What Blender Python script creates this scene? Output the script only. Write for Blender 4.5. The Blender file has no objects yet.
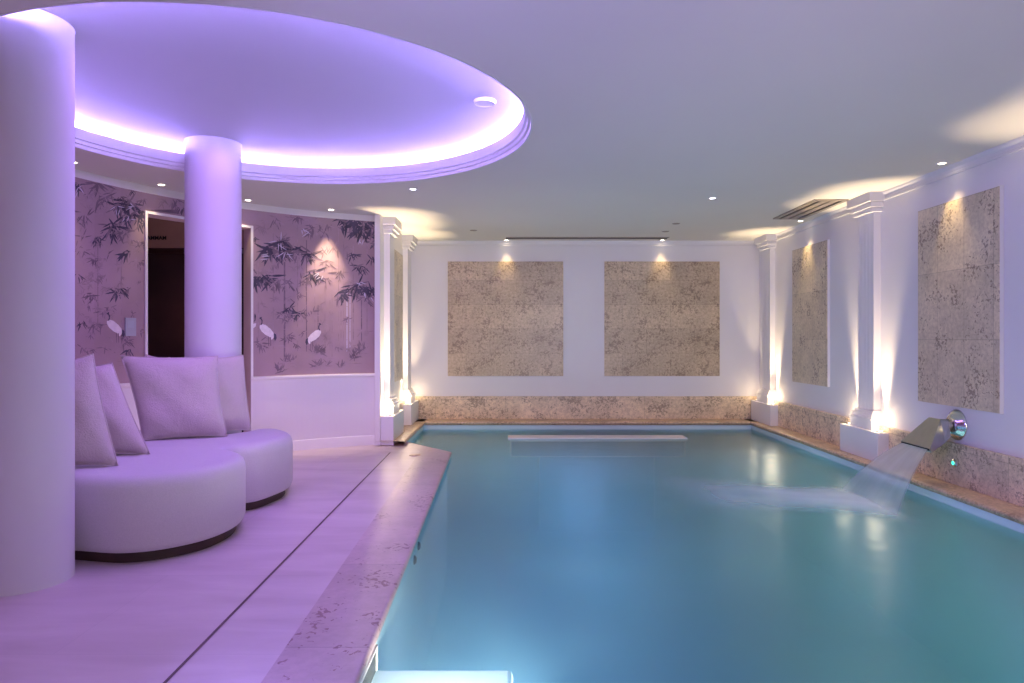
import bpy, bmesh, math, random
from mathutils import Vector
random.seed(7)
S = bpy.context.scene
COL = S.collection
PI = math.pi
F, VX, VY, CH = 690.0, 513.0, 338.0, 1.1      # focal length, vanishing point, camera height


def at(x, y, Y):
    """world point seen at photo position x,y at distance Y"""
    return Vector(((x-VX)/F*Y, Y, CH+(VY-y)/F*Y))


# ------------------------------------------------------------------ materials
def new_mat(name):
    m = bpy.data.materials.new(name); m.use_nodes = True
    nt = m.node_tree
    for n in list(nt.nodes): nt.nodes.remove(n)
    out = nt.nodes.new('ShaderNodeOutputMaterial')
    return m, nt, out


def N(nt, t, **kw):
    n = nt.nodes.new(t)
    for k, v in kw.items():
        if k.startswith('i_'):
            key = k[2:]
            key = int(key) if key.isdigit() else key.replace('_', ' ')
            n.inputs[key].default_value = v
        else: setattr(n, k, v)
    return n


def L(nt, a, b): nt.links.new(a, b)


def c4(c): return (c[0], c[1], c[2], 1)


def ramp(nt, stops, interp='LINEAR'):
    r = nt.nodes.new('ShaderNodeValToRGB'); e = r.color_ramp; e.interpolation = interp
    while len(e.elements) < len(stops): e.elements.new(0.5)
    for el, (p, c) in zip(e.elements, stops): el.position = p; el.color = c4(c)
    return r


def mixc(nt, fac, a, b, mode='MIX'):
    m = nt.nodes.new('ShaderNodeMix'); m.data_type = 'RGBA'; m.blend_type = mode
    for i, v in ((0, fac), (6, a), (7, b)):
        if isinstance(v, (int, float)): m.inputs[i].default_value = v
        elif isinstance(v, tuple): m.inputs[i].default_value = c4(v)
        else: nt.links.new(v, m.inputs[i])
    return m.outputs[2]


def plain(name, col, rough=0.6, var=0.04, scale=3.0, bump=0.0, bscale=60.0, metal=0.0, spec=0.5):
    m, nt, out = new_mat(name)
    b = N(nt, 'ShaderNodeBsdfPrincipled'); b.inputs['Roughness'].default_value = rough
    b.inputs['Metallic'].default_value = metal; b.inputs['Specular IOR Level'].default_value = spec
    tc = N(nt, 'ShaderNodeTexCoord')
    n = N(nt, 'ShaderNodeTexNoise', i_Scale=scale, i_Detail=4.0); L(nt, tc.outputs['Object'], n.inputs['Vector'])
    lo = tuple(max(0, c*(1-var)) for c in col); hi = tuple(min(1, c*(1+var)) for c in col)
    r = ramp(nt, [(0.3, lo), (0.7, hi)]); L(nt, n.outputs['Fac'], r.inputs[0]); L(nt, r.outputs[0], b.inputs['Base Color'])
    if bump:
        n2 = N(nt, 'ShaderNodeTexNoise', i_Scale=bscale, i_Detail=3.0); L(nt, tc.outputs['Object'], n2.inputs['Vector'])
        bp = N(nt, 'ShaderNodeBump', i_Strength=bump, i_Distance=0.01); L(nt, n2.outputs['Fac'], bp.inputs['Height'])
        L(nt, bp.outputs[0], b.inputs['Normal'])
    L(nt, b.outputs[0], out.inputs[0])
    return m


def emit(name, col, st):
    m, nt, out = new_mat(name)
    e = N(nt, 'ShaderNodeEmission', i_Strength=st); e.inputs[0].default_value = c4(col)
    L(nt, e.outputs[0], out.inputs[0]); return m


def stone(name, axis, base, dark, tile=None, spots=0.5, rough=0.35, seed=0.0, sscale=1.0, mixf=0.55, fineness=0.8):
    """fossil limestone with rusty specks, optional tile joints on the plane of `axis`"""
    m, nt, out = new_mat(name)
    b = N(nt, 'ShaderNodeBsdfPrincipled'); b.inputs['Roughness'].default_value = rough
    tc = N(nt, 'ShaderNodeTexCoord')
    mp = N(nt, 'ShaderNodeMapping'); mp.inputs['Location'].default_value = (seed, seed*1.7, seed*0.6)
    L(nt, tc.outputs['Object'], mp.inputs['Vector'])
    v = mp.outputs[0]
    big = N(nt, 'ShaderNodeTexNoise', i_Scale=3.2*sscale, i_Detail=5.0, i_Roughness=0.6); L(nt, v, big.inputs['Vector'])
    r1 = ramp(nt, [(0.3, tuple(c*0.82 for c in base)), (0.72, tuple(min(1, c*1.15) for c in base))]); L(nt, big.outputs['Fac'], r1.inputs[0])
    fine = N(nt, 'ShaderNodeTexNoise', i_Scale=34*sscale, i_Detail=5.0, i_Roughness=0.7); L(nt, v, fine.inputs['Vector'])
    r2 = ramp(nt, [(0.38, (0.72, 0.68, 0.66)), (0.6, (1.08, 1.08, 1.08))]); L(nt, fine.outputs['Fac'], r2.inputs[0])
    col = mixc(nt, fineness, r1.outputs[0], r2.outputs[0], 'MULTIPLY')
    sp = N(nt, 'ShaderNodeTexNoise', i_Scale=46*sscale, i_Detail=3.0, i_Roughness=0.6, i_Distortion=0.6); L(nt, v, sp.inputs['Vector'])
    cl = N(nt, 'ShaderNodeTexNoise', i_Scale=6*sscale, i_Detail=4.0); L(nt, v, cl.inputs['Vector'])
    add = N(nt, 'ShaderNodeMath', operation='MULTIPLY_ADD', i_1=0.7, i_2=0.0); L(nt, cl.outputs['Fac'], add.inputs[0])
    sm = N(nt, 'ShaderNodeMath', operation='ADD'); L(nt, add.outputs[0], sm.inputs[0]); L(nt, sp.outputs['Fac'], sm.inputs[1])
    t = 1.095-0.22*spots
    r3 = ramp(nt, [(t-0.02, (0, 0, 0)), (t+0.04, (1, 1, 1))]); L(nt, sm.outputs[0], r3.inputs[0])
    f = N(nt, 'ShaderNodeMath', operation='MULTIPLY', i_1=mixf); L(nt, r3.outputs[0], f.inputs[0])
    col = mixc(nt, f.outputs[0], col, dark)
    if tile:
        sx = N(nt, 'ShaderNodeSeparateXYZ'); L(nt, tc.outputs['Object'], sx.inputs[0])
        cb = N(nt, 'ShaderNodeCombineXYZ')
        a, bb = {'x': (1, 2), 'y': (0, 2), 'z': (0, 1)}[axis]
        L(nt, sx.outputs[a], cb.inputs[0]); L(nt, sx.outputs[bb], cb.inputs[1])
        mo = N(nt, 'ShaderNodeMapping'); mo.inputs['Location'].default_value = (tile[3], tile[4], 0); L(nt, cb.outputs[0], mo.inputs['Vector'])
        br = N(nt, 'ShaderNodeTexBrick', i_Scale=1.0, offset=tile[2])
        br.inputs['Color1'].default_value = (0.86, 0.84, 0.84, 1); br.inputs['Color2'].default_value = (1.1, 1.08, 1.06, 1)
        br.inputs['Mortar'].default_value = (0.62, 0.6, 0.58, 1)
        br.inputs['Mortar Size'].default_value = 0.0025; br.inputs['Brick Width'].default_value = tile[0]; br.inputs['Row Height'].default_value = tile[1]
        L(nt, mo.outputs[0], br.inputs['Vector'])
        col = mixc(nt, 0.85, col, br.outputs['Color'], 'MULTIPLY')
    L(nt, col, b.inputs['Base Color'])
    bp = N(nt, 'ShaderNodeBump', i_Strength=0.12, i_Distance=0.004); L(nt, sm.outputs[0], bp.inputs['Height']); L(nt, bp.outputs[0], b.inputs['Normal'])
    L(nt, b.outputs[0], out.inputs[0])
    return m


def fabric(name, col, bump=0.25):
    m, nt, out = new_mat(name)
    b = N(nt, 'ShaderNodeBsdfPrincipled'); b.inputs['Roughness'].default_value = 0.9
    b.inputs['Sheen Weight'].default_value = 0.25; b.inputs['Specular IOR Level'].default_value = 0.2
    tc = N(nt, 'ShaderNodeTexCoord')
    w1 = N(nt, 'ShaderNodeTexNoise', i_Scale=7.0, i_Detail=4.0, i_Distortion=0.5); L(nt, tc.outputs['Object'], w1.inputs['Vector'])
    w2 = N(nt, 'ShaderNodeTexNoise', i_Scale=160.0, i_Detail=2.0); L(nt, tc.outputs['Object'], w2.inputs['Vector'])
    r = ramp(nt, [(0.35, tuple(c*0.93 for c in col)), (0.65, col)]); L(nt, w2.outputs['Fac'], r.inputs[0]); L(nt, r.outputs[0], b.inputs['Base Color'])
    ad = N(nt, 'ShaderNodeMath', operation='MULTIPLY_ADD', i_1=0.25); L(nt, w2.outputs['Fac'], ad.inputs[0]); L(nt, w1.outputs['Fac'], ad.inputs[2])
    bp = N(nt, 'ShaderNodeBump', i_Strength=bump, i_Distance=0.02); L(nt, ad.outputs[0], bp.inputs['Height']); L(nt, bp.outputs[0], b.inputs['Normal'])
    L(nt, b.outputs[0], out.inputs[0]); return m


M = {}
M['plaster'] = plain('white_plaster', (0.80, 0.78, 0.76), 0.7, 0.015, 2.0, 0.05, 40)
M['ceil'] = plain('ceiling_paint', (0.78, 0.745, 0.66), 0.75, 0.015, 1.0)
M['gloss'] = plain('white_lacquer', (0.82, 0.80, 0.78), 0.45, 0.01, 2.0)
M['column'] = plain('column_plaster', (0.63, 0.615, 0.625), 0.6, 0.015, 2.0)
M['metal'] = plain('brushed_steel', (0.55, 0.54, 0.50), 0.28, 0.05, 20.0, 0, 60, 1.0)
M['chrome'] = plain('chrome', (0.75, 0.74, 0.74), 0.09, 0.02, 5.0, 0, 60, 1.0)
M['dark'] = plain('dark_slot', (0.03, 0.028, 0.025), 0.7, 0.2)
M['brown'] = plain('dark_wood_base', (0.045, 0.022, 0.015), 0.5, 0.25, 9.0)
M['seat'] = fabric('sofa_fabric', (0.60, 0.57, 0.56), 0.10)
M['cush'] = fabric('cushion_linen', (0.57, 0.50, 0.455), 0.7)
M['wallpaper'] = plain('wallpaper_ground', (0.40, 0.28, 0.30), 0.7, 0.12, 2.2)
M['leaf_dark'] = plain('leaf_ink_dark', (0.075, 0.062, 0.095), 0.8, 0.4, 12)
M['leaf_mid'] = plain('leaf_ink_mid', (0.22, 0.155, 0.185), 0.8, 0.3, 12)
M['leaf_soft'] = plain('leaf_ink_soft', (0.36, 0.255, 0.28), 0.8, 0.2, 12)
M['leaf_pale'] = plain('leaf_ink_pale', (0.62, 0.56, 0.66), 0.8, 0.1, 12)
M['crane'] = plain('crane_white', (0.80, 0.72, 0.74), 0.8, 0.08, 30)
M['reveal'] = plain('door_reveal_paint', (0.80, 0.60, 0.58), 0.6, 0.03)
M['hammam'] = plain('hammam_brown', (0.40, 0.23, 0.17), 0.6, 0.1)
M['black'] = plain('hammam_dark', (0.035, 0.014, 0.012), 0.35, 0.5, 2)  # uneven brown stands for a dim reflection on the passage wall
M['ink'] = plain('sign_ink', (0.01, 0.008, 0.008), 0.6, 0.1)
M['switch'] = plain('switch_plate', (0.40, 0.42, 0.47), 0.4, 0.03)
M['lens'] = emit('downlight_lens', (1.0, 0.86, 0.66), 14)
M['lens_cool'] = emit('downlight_lens_cool', (0.92, 0.88, 1.0), 9)
M['uplens'] = emit('uplight_lens', (1.0, 0.84, 0.6), 10)
M['led'] = emit('led_strip_purple', (0.34, 0.24, 1.0), 440)
M['green'] = emit('green_led', (0.05, 0.9, 0.5), 3.0)
M['grille'] = plain('grille_bronze', (0.36, 0.31, 0.25), 0.4, 0.05, 5, 0, 60, 0.3)
M['liner'] = plain('pool_liner', (0.62, 0.78, 0.82), 0.6, 0.03, 2.0)
M['rust'] = plain('joint_strip', (0.10, 0.055, 0.05), 0.5, 0.2)
BEIGE, SPOT = (0.61, 0.51, 0.335), (0.13, 0.075, 0.055)
M['panel_y'] = stone('panel_stone_back', 'y', BEIGE, SPOT, (0.62, 0.315, 0.5, 0.2, 0.02), 0.72)
M['panel_x'] = stone('panel_stone_right', 'x', (0.74, 0.66, 0.46), SPOT, (0.30, 0.50, 0.0, 0.1, 0.02), 0.55, seed=3.1, sscale=0.95, mixf=0.65, fineness=0.6)
M['band_y'] = stone('band_stone_back', 'y', (0.84, 0.70, 0.47), SPOT, (0.9, 0.4, 0.0, 0.1, 0.1), 0.78, seed=5.0)
M['band_x'] = stone('band_stone_right', 'x', (0.80, 0.67, 0.47), SPOT, (0.9, 0.4, 0.0, 0.1, 0.1), 0.78, seed=6.0)
M['coping'] = stone('coping_stone', 'z', (0.62, 0.46, 0.30), (0.22, 0.12, 0.07), None, 0.7, 0.35, seed=8.0)
M['border'] = stone('border_stone', 'z', (0.56, 0.44, 0.44), (0.22, 0.10, 0.12), (1.2, 0.9, 0.0, 0.0, 0.25), 0.40, 0.28, seed=11.0, sscale=0.75, mixf=0.8, fineness=0.25)


def floor_mat():
    m, nt, out = new_mat('deck_limestone')
    b = N(nt, 'ShaderNodeBsdfPrincipled'); b.inputs['Roughness'].default_value = 0.33
    tc = N(nt, 'ShaderNodeTexCoord')
    mp = N(nt, 'ShaderNodeMapping'); mp.inputs['Scale'].default_value = (0.7, 2.6, 1); L(nt, tc.outputs['Object'], mp.inputs['Vector'])
    n = N(nt, 'ShaderNodeTexNoise', i_Scale=1.7, i_Detail=6.0, i_Roughness=0.6, i_Distortion=0.4); L(nt, mp.outputs[0], n.inputs['Vector'])
    r = ramp(nt, [(0.3, (0.55, 0.45, 0.45)), (0.7, (0.70, 0.60, 0.60))]); L(nt, n.outputs['Fac'], r.inputs[0])
    br = N(nt, 'ShaderNodeTexBrick', i_Scale=1.0, offset=0.5)
    br.inputs['Color1'].default_value = (0.95, 0.95, 0.95, 1); br.inputs['Color2'].default_value = (1.04, 1.04, 1.04, 1)
    br.inputs['Mortar'].default_value = (0.86, 0.86, 0.86, 1)
    br.inputs['Mortar Size'].default_value = 0.002; br.inputs['Brick Width'].default_value = 1.6; br.inputs['Row Height'].default_value = 0.8
    L(nt, tc.outputs['Object'], br.inputs['Vector'])
    col = mixc(nt, 0.8, r.outputs[0], br.outputs['Color'], 'MULTIPLY')
    L(nt, col, b.inputs['Base Color'])
    bp = N(nt, 'ShaderNodeBump', i_Strength=0.05, i_Distance=0.01); L(nt, n.outputs['Fac'], bp.inputs['Height']); L(nt, bp.outputs[0], b.inputs['Normal'])
    L(nt, b.outputs[0], out.inputs[0]); return m


M['floor'] = floor_mat()


WATER_SCATTER, WATER_ABSORB = 0.7, 0.38


def water_mat():
    m, nt, out = new_mat('pool_water_surface')
    tr = N(nt, 'ShaderNodeBsdfTransparent'); tr.inputs[0].default_value = (0.86, 0.96, 0.99, 1)
    gl = N(nt, 'ShaderNodeBsdfGlossy'); gl.inputs['Roughness'].default_value = 0.22; gl.inputs['Color'].default_value = (0.78, 0.9, 1, 1)
    fr = N(nt, 'ShaderNodeFresnel', i_IOR=1.33)
    tc = N(nt, 'ShaderNodeTexCoord')
    n = N(nt, 'ShaderNodeTexNoise', i_Scale=2.6, i_Detail=2.0, i_Distortion=0.6); L(nt, tc.outputs['Object'], n.inputs['Vector'])
    bp = N(nt, 'ShaderNodeBump', i_Strength=0.25, i_Distance=0.03); L(nt, n.outputs['Fac'], bp.inputs['Height'])
    L(nt, bp.outputs[0], gl.inputs['Normal'])
    mx = N(nt, 'ShaderNodeMixShader'); L(nt, fr.outputs[0], mx.inputs[0]); L(nt, tr.outputs[0], mx.inputs[1]); L(nt, gl.outputs[0], mx.inputs[2])
    L(nt, mx.outputs[0], out.inputs['Surface'])
    sc = N(nt, 'ShaderNodeVolumeScatter', i_Density=WATER_SCATTER, i_Anisotropy=0.2); sc.inputs['Color'].default_value = (0.36, 0.76, 1.0, 1)
    ab = N(nt, 'ShaderNodeVolumeAbsorption', i_Density=WATER_ABSORB); ab.inputs['Color'].default_value = (0.10, 0.74, 0.92, 1)
    ad = N(nt, 'ShaderNodeAddShader'); L(nt, sc.outputs[0], ad.inputs[0]); L(nt, ab.outputs[0], ad.inputs[1])
    L(nt, ad.outputs[0], out.inputs['Volume'])
    return m


M['water'] = water_mat()



def veil(name, col, alpha_nodes, transl=0.6):
    """thin veil of falling or frothing water: diffuse + translucent over transparent"""
    m, nt, out = new_mat(name)
    d = N(nt, 'ShaderNodeBsdfDiffuse'); d.inputs[0].default_value = c4(col)
    t = N(nt, 'ShaderNodeBsdfTranslucent'); t.inputs[0].default_value = c4(col)
    mx = N(nt, 'ShaderNodeMixShader'); mx.inputs[0].default_value = transl; L(nt, d.outputs[0], mx.inputs[1]); L(nt, t.outputs[0], mx.inputs[2])
    tr = N(nt, 'ShaderNodeBsdfTransparent')
    m2 = N(nt, 'ShaderNodeMixShader'); L(nt, alpha_nodes(nt), m2.inputs[0]); L(nt, tr.outputs[0], m2.inputs[1]); L(nt, mx.outputs[0], m2.inputs[2])
    L(nt, m2.outputs[0], out.inputs[0]); return m


def a_sheet(nt):
    uv = N(nt, 'ShaderNodeUVMap'); uv.uv_map = 'UVMap'
    mp = N(nt, 'ShaderNodeMapping'); mp.inputs['Scale'].default_value = (7, 0.8, 1); L(nt, uv.outputs[0], mp.inputs['Vector'])
    n = N(nt, 'ShaderNodeTexNoise', i_Scale=1.0, i_Detail=3.0); L(nt, mp.outputs[0], n.inputs['Vector'])
    r = ramp(nt, [(0.3, (0.74,)*3), (0.7, (0.9,)*3)]); L(nt, n.outputs['Fac'], r.inputs[0])
    sx = N(nt, 'ShaderNodeSeparateXYZ'); L(nt, uv.outputs[0], sx.inputs[0])
    r2 = ramp(nt, [(0.0, (0.0,)*3), (0.06, (0.8,)*3), (0.5, (1,)*3), (0.94, (0.8,)*3), (1.0, (0,)*3)]); L(nt, sx.outputs[0], r2.inputs[0])
    r3 = ramp(nt, [(0.0, (0.95,)*3), (0.45, (0.85,)*3), (1.0, (0.55,)*3)]); L(nt, sx.outputs[1], r3.inputs[0])
    a = N(nt, 'ShaderNodeMath', operation='MULTIPLY'); L(nt, r.outputs[0], a.inputs[0]); L(nt, r2.outputs[0], a.inputs[1])
    b = N(nt, 'ShaderNodeMath', operation='MULTIPLY'); L(nt, a.outputs[0], b.inputs[0]); L(nt, r3.outputs[0], b.inputs[1])
    return b.outputs[0]


def a_foam(nt):
    uv = N(nt, 'ShaderNodeUVMap'); uv.uv_map = 'UVMap'
    mp = N(nt, 'ShaderNodeMapping'); mp.inputs['Scale'].default_value = (1.5, 2.2, 1); L(nt, uv.outputs[0], mp.inputs['Vector'])
    n = N(nt, 'ShaderNodeTexNoise', i_Scale=1.6, i_Detail=3.0); L(nt, mp.outputs[0], n.inputs['Vector'])
    r = ramp(nt, [(0.25, (0.7,)*3), (0.75, (1.0,)*3)]); L(nt, n.outputs['Fac'], r.inputs[0])
    sx = N(nt, 'ShaderNodeSeparateXYZ'); L(nt, uv.outputs[0], sx.inputs[0])
    ru = ramp(nt, [(0.0, (0,)*3), (0.35, (0.42,)*3), (0.72, (0.9,)*3), (0.93, (1.0,)*3), (1.0, (0,)*3)], 'EASE'); L(nt, sx.outputs[0], ru.inputs[0])
    rv = ramp(nt, [(0.0, (0,)*3), (0.45, (0.95,)*3), (0.6, (0.95,)*3), (1.0, (0,)*3)], 'EASE'); L(nt, sx.outputs[1], rv.inputs[0])
    a = N(nt, 'ShaderNodeMath', operation='MULTIPLY'); L(nt, r.outputs[0], a.inputs[0]); L(nt, ru.outputs[0], a.inputs[1])
    b = N(nt, 'ShaderNodeMath', operation='MULTIPLY'); L(nt, a.outputs[0], b.inputs[0]); L(nt, rv.outputs[0], b.inputs[1])
    return b.outputs[0]


M['sheet'] = veil('falling_water', (0.86, 0.88, 0.95), a_sheet)
M['foam'] = veil('froth', (0.93, 0.96, 1.0), a_foam, 0.25)


# ------------------------------------------------------------------ mesh helpers
class MB:
    """collects faces; build() links them as ONE mesh object"""
    def __init__(s): s.v, s.f, s.m, s.uv = [], [], [], {}

    def face(s, pts, mi=0):
        i = len(s.v); s.v += [Vector(p) for p in pts]; s.f.append(tuple(range(i, i+len(pts)))); s.m.append(mi)

    def box(s, x0, x1, y0, y1, z0, z1, mi=0):
        x0, x1 = min(x0, x1), max(x0, x1); y0, y1 = min(y0, y1), max(y0, y1)
        i = len(s.v)
        s.v += [Vector(p) for p in ((x0, y0, z0), (x1, y0, z0), (x1, y1, z0), (x0, y1, z0), (x0, y0, z1), (x1, y0, z1), (x1, y1, z1), (x0, y1, z1))]
        for q in ((3, 2, 1, 0), (4, 5, 6, 7), (0, 1, 5, 4), (1, 2, 6, 5), (2, 3, 7, 6), (3, 0, 4, 7)):
            s.f.append(tuple(i+k for k in q)); s.m.append(mi)

    def grid(s, P, nu, nv, mi=0, uv=False, closed_u=False):
        i = len(s.v)
        for a in range(nu):
            for b in range(nv): s.v.append(Vector(P(a, b)))
        for a in range(nu if closed_u else nu-1):
            for b in range(nv-1):
                a2 = (a+1) % nu
                s.f.append((i+a*nv+b, i+a2*nv+b, i+a2*nv+b+1, i+a*nv+b+1)); s.m.append(mi)
                if uv: s.uv[len(s.f)-1] = [(a/(nu-1), b/(nv-1)), ((a+1)/(nu-1), b/(nv-1)), ((a+1)/(nu-1), (b+1)/(nv-1)), (a/(nu-1), (b+1)/(nv-1))]

    def lathe(s, prof, c, n=48, axis='z', mi=0, cap=False):
        """prof = [(radius, height)], c = centre"""
        c = Vector(c)
        def P(a, b):
            r, h = prof[b]; t = 2*PI*a/n
            if axis == 'z': return c+Vector((r*math.cos(t), r*math.sin(t), h))
            if axis == 'x': return c+Vector((h, r*math.cos(t), r*math.sin(t)))
            return c+Vector((r*math.cos(t), h, r*math.sin(t)))
        base = len(s.v)
        s.grid(P, n, len(prof), mi, closed_u=True)
        if cap:
            k = len(prof)
            s.f.append(tuple(base+a*k for a in range(n))); s.m.append(mi)
            s.f.append(tuple(base+a*k+k-1 for a in range(n-1, -1, -1))); s.m.append(mi)

    def tube(s, p, r, n=8, mi=0):
        p = [Vector(q) for q in p]
        fr = []
        for k in range(len(p)):
            t = (p[min(k+1, len(p)-1)]-p[max(k-1, 0)]).normalized()
            u = t.cross(Vector((0, 0, 1)) if abs(t.z) < 0.9 else Vector((1, 0, 0))).normalized(); fr.append((u, t.cross(u)))
        s.grid(lambda a, b: p[b]+r*(math.cos(2*PI*a/n)*fr[b][0]+math.sin(2*PI*a/n)*fr[b][1]), n, len(p), mi, closed_u=True)

    def build(s, name, mats, parent=None, smooth=False, bevel=0.0, recalc=True, merge=True, angle=40):
        off = Vector(parent.location) if parent else Vector((0, 0, 0))
        if parent and parent.parent: off = off+Vector(parent.parent.location)
        me = bpy.data.meshes.new(name)
        me.from_pydata([tuple(v-off) for v in s.v], [], s.f)
        if not isinstance(mats, (list, tuple)): mats = [mats]
        for m in mats: me.materials.append(m)
        for p, mi in zip(me.polygons, s.m): p.material_index = mi
        if s.uv:
            ul = me.uv_layers.new(name='UVMap')
            for p in me.polygons:
                if p.index in s.uv:
                    for li, c in zip(p.loop_indices, s.uv[p.index]): ul.data[li].uv = c
        bm = bmesh.new(); bm.from_mesh(me)
        if merge: bmesh.ops.remove_doubles(bm, verts=bm.verts, dist=1e-5)
        if recalc: bmesh.ops.recalc_face_normals(bm, faces=bm.faces)
        if bevel:
            ed = [e for e in bm.edges if len(e.link_faces) == 2 and e.calc_face_angle(0) > 0.6]
            bmesh.ops.bevel(bm, geom=ed, offset=bevel, segments=2, profile=0.5, affect='EDGES')
        if smooth:
            for f in bm.faces: f.smooth = True
            for e in bm.edges:
                if len(e.link_faces) == 2 and e.calc_face_angle(0) > math.radians(angle): e.smooth = False
        bm.to_mesh(me); bm.free()
        o = bpy.data.objects.new(name, me); COL.objects.link(o)
        if parent: o.parent = parent
        return o


def tag(o, label=None, cat=None, group=None, kind=None):
    if label: o['label'] = label
    if cat: o['category'] = cat
    if group: o['group'] = group
    if kind: o['kind'] = kind
    return o


def thing(name, label, cat, loc, group=None):
    o = bpy.data.objects.new(name, None); COL.objects.link(o); o.location = loc; o.empty_display_size = 0.1
    return tag(o, label, cat, group)


def struct(name, mb, mats, label=None, cat=None, **kw):
    o = mb.build(name, mats, **kw); tag(o, label, cat, None, 'structure'); return o


def spot(name, loc, to, energy, col, angle, blend=0.6, radius=0.02):
    l = bpy.data.lights.new(name, 'SPOT'); l.energy = energy; l.color = col; l.spot_size = math.radians(angle); l.spot_blend = blend; l.shadow_soft_size = radius
    o = bpy.data.objects.new(name, l); COL.objects.link(o); o.location = loc
    o.rotation_euler = (Vector(to)-Vector(loc)).to_track_quat('-Z', 'Y').to_euler(); return o


def point(name, loc, energy, col, radius=0.05):
    l = bpy.data.lights.new(name, 'POINT'); l.energy = energy; l.color = col; l.shadow_soft_size = radius
    o = bpy.data.objects.new(name, l); COL.objects.link(o); o.location = loc; return o


WARM = (1.0, 0.76, 0.48)
YEL = (1.0, 0.70, 0.34)
PURPLE = (0.42, 0.24, 1.0)
# ------------------------------------------------------------------ main dimensions
CZ = 2.36                        # ceiling height
XR, YB, XL = 3.20, 8.96, -1.355  # right wall, back wall, left wall of the pool bay
KZ = 0.05                        # coping height
XCR, XCL, YCB = 2.97, -1.10, 8.66
WZ = -0.05                       # water level
PZ = -1.15                       # pool floor
RC = Vector((-1.42, 4.11))       # centre of the round ceiling recess


def edge(Y): return -0.513-0.0213*(Y-2.2)   # pool edge of the deck


# ------------------------------------------------------------------ floor and pool
mb = MB()
deck = [(-4.9, -1.5), (3.3, -1.5), (3.3, 1.9), (edge(1.9), 1.9), (edge(6.66), 6.66), (-1.14, 7.33), (-1.40, 7.33), (-1.40, 9.1), (-4.9, 9.1)]
# top split in two convex-ish pieces, plus sides
top = [(x, y, 0) for x, y in deck]; bot = [(x, y, -0.035) for x, y in deck]
mb.face(top); mb.face(bot[::-1])
for i in range(len(deck)):
    j = (i+1) % len(deck); mb.face([top[i], bot[i], bot[j], top[j]])
fl = struct('floor', mb, M['floor'])
# pool border slabs with a rounded nose
mb = MB()
W = 0.29
ys = [1.9+k*(6.66-1.9)/12 for k in range(13)]
nose = []
for k in range(7):
    t = PI/2-PI*k/6; nose.append((0.018*math.cos(t), -0.0165+0.0185*math.sin(t)))
for y0, y1 in zip(ys, ys[1:]):
    mb.face([(edge(y0)-W, y0, 0.002), (edge(y0), y0, 0.002), (edge(y1), y1, 0.002), (edge(y1)-W, y1, 0.002)])
    for (a, b), (c, d) in zip(nose, nose[1:]):
        mb.face([(edge(y0)+a, y0, b), (edge(y0)+c, y0, d), (edge(y1)+c, y1, d), (edge(y1)+a, y1, b)])
p0, p1 = Vector((edge(6.66), 6.66, 0)), Vector((-1.14, 7.33, 0)); nn = (p1-p0).normalized(); nv = Vector((nn.y, -nn.x, 0))
for (a, b), (c, d) in zip(nose, nose[1:]):
    mb.face([p0+nv*a+Vector((0, 0, b)), p0+nv*c+Vector((0, 0, d)), p1+nv*c+Vector((0, 0, d)), p1+nv*a+Vector((0, 0, b))])
q = p0+nn*0.02-nv*0.03
mb.face([(edge(6.66)-W, 6.66, 0.002), (edge(6.66), 6.66, 0.002), p0+nn*0.30+Vector((0, 0, 0.002)), p0+nn*0.36-nv*0.16+Vector((0, 0, 0.002))])
struct('trim_1', mb, M['border'], smooth=True)
# thin dark joint strip
mb = MB()
j = lambda Y: -1.11-0.0155*(Y-2.2)
mb.face([(j(0.0)-0.006, 0.0, 0.0015), (j(0.0)+0.006, 0.0, 0.0015), (j(6.62)+0.006, 6.62, 0.0015), (j(6.62)-0.006, 6.62, 0.0015)])
struct('trim_2', mb, M['rust'], recalc=False)

# pool basin
pool = [(-0.535, 1.9), (-0.635, 6.63), (XCL-0.03, 7.2), (XCL-0.03, YCB+0.03), (XCR+0.03, YCB+0.03), (XCR+0.03, 1.9)]
mb = MB()
for i in range(len(pool)):
    a, b = pool[i], pool[(i+1) % len(pool)]
    zt = 0.0 if i in (2, 3, 4) else -0.035
    mb.face([(a[0], a[1], PZ), (b[0], b[1], PZ), (b[0], b[1], zt), (a[0], a[1], zt)])
mb.face([(x, y, PZ) for x, y in pool])
struct('pool_basin', mb, M['liner'], recalc=False)
# water: surface and body
mb = MB()
e = 0.03
big = [(-0.535-e, 1.9-e), (-0.635-e, 6.66), (XCL-0.03-e, 7.22), (XCL-0.03-e, YCB+0.03+e), (XCR+0.03+e, YCB+0.03+e), (XCR+0.03+e, 1.9-e)]
tp = [(x, y, WZ) for x, y in big]; bt = [(x, y, PZ-0.05) for x, y in big]
mb.face(tp); mb.face(bt[::-1])
for i in range(len(big)):
    k = (i+1) % len(big); mb.face([tp[i], bt[i], bt[k], tp[k]])
o = mb.build('pool_water', M['water']); tag(o, 'still turquoise blue water filling the indoor pool', 'water', None, 'stuff')
# underwater bench at the far wall and step at the near corner
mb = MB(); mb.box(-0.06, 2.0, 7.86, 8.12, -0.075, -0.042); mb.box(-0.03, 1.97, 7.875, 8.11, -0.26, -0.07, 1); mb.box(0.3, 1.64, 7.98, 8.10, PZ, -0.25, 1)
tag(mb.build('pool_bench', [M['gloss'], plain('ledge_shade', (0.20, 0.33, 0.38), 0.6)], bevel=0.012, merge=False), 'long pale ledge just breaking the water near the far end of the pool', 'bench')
mb = MB(); mb.box(-0.56, 0.0, 1.9, 2.57, PZ, -0.13)
tag(mb.build('pool_step', M['liner'], bevel=0.02), 'bright white step under the water at the near corner of the pool', 'step')

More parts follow.
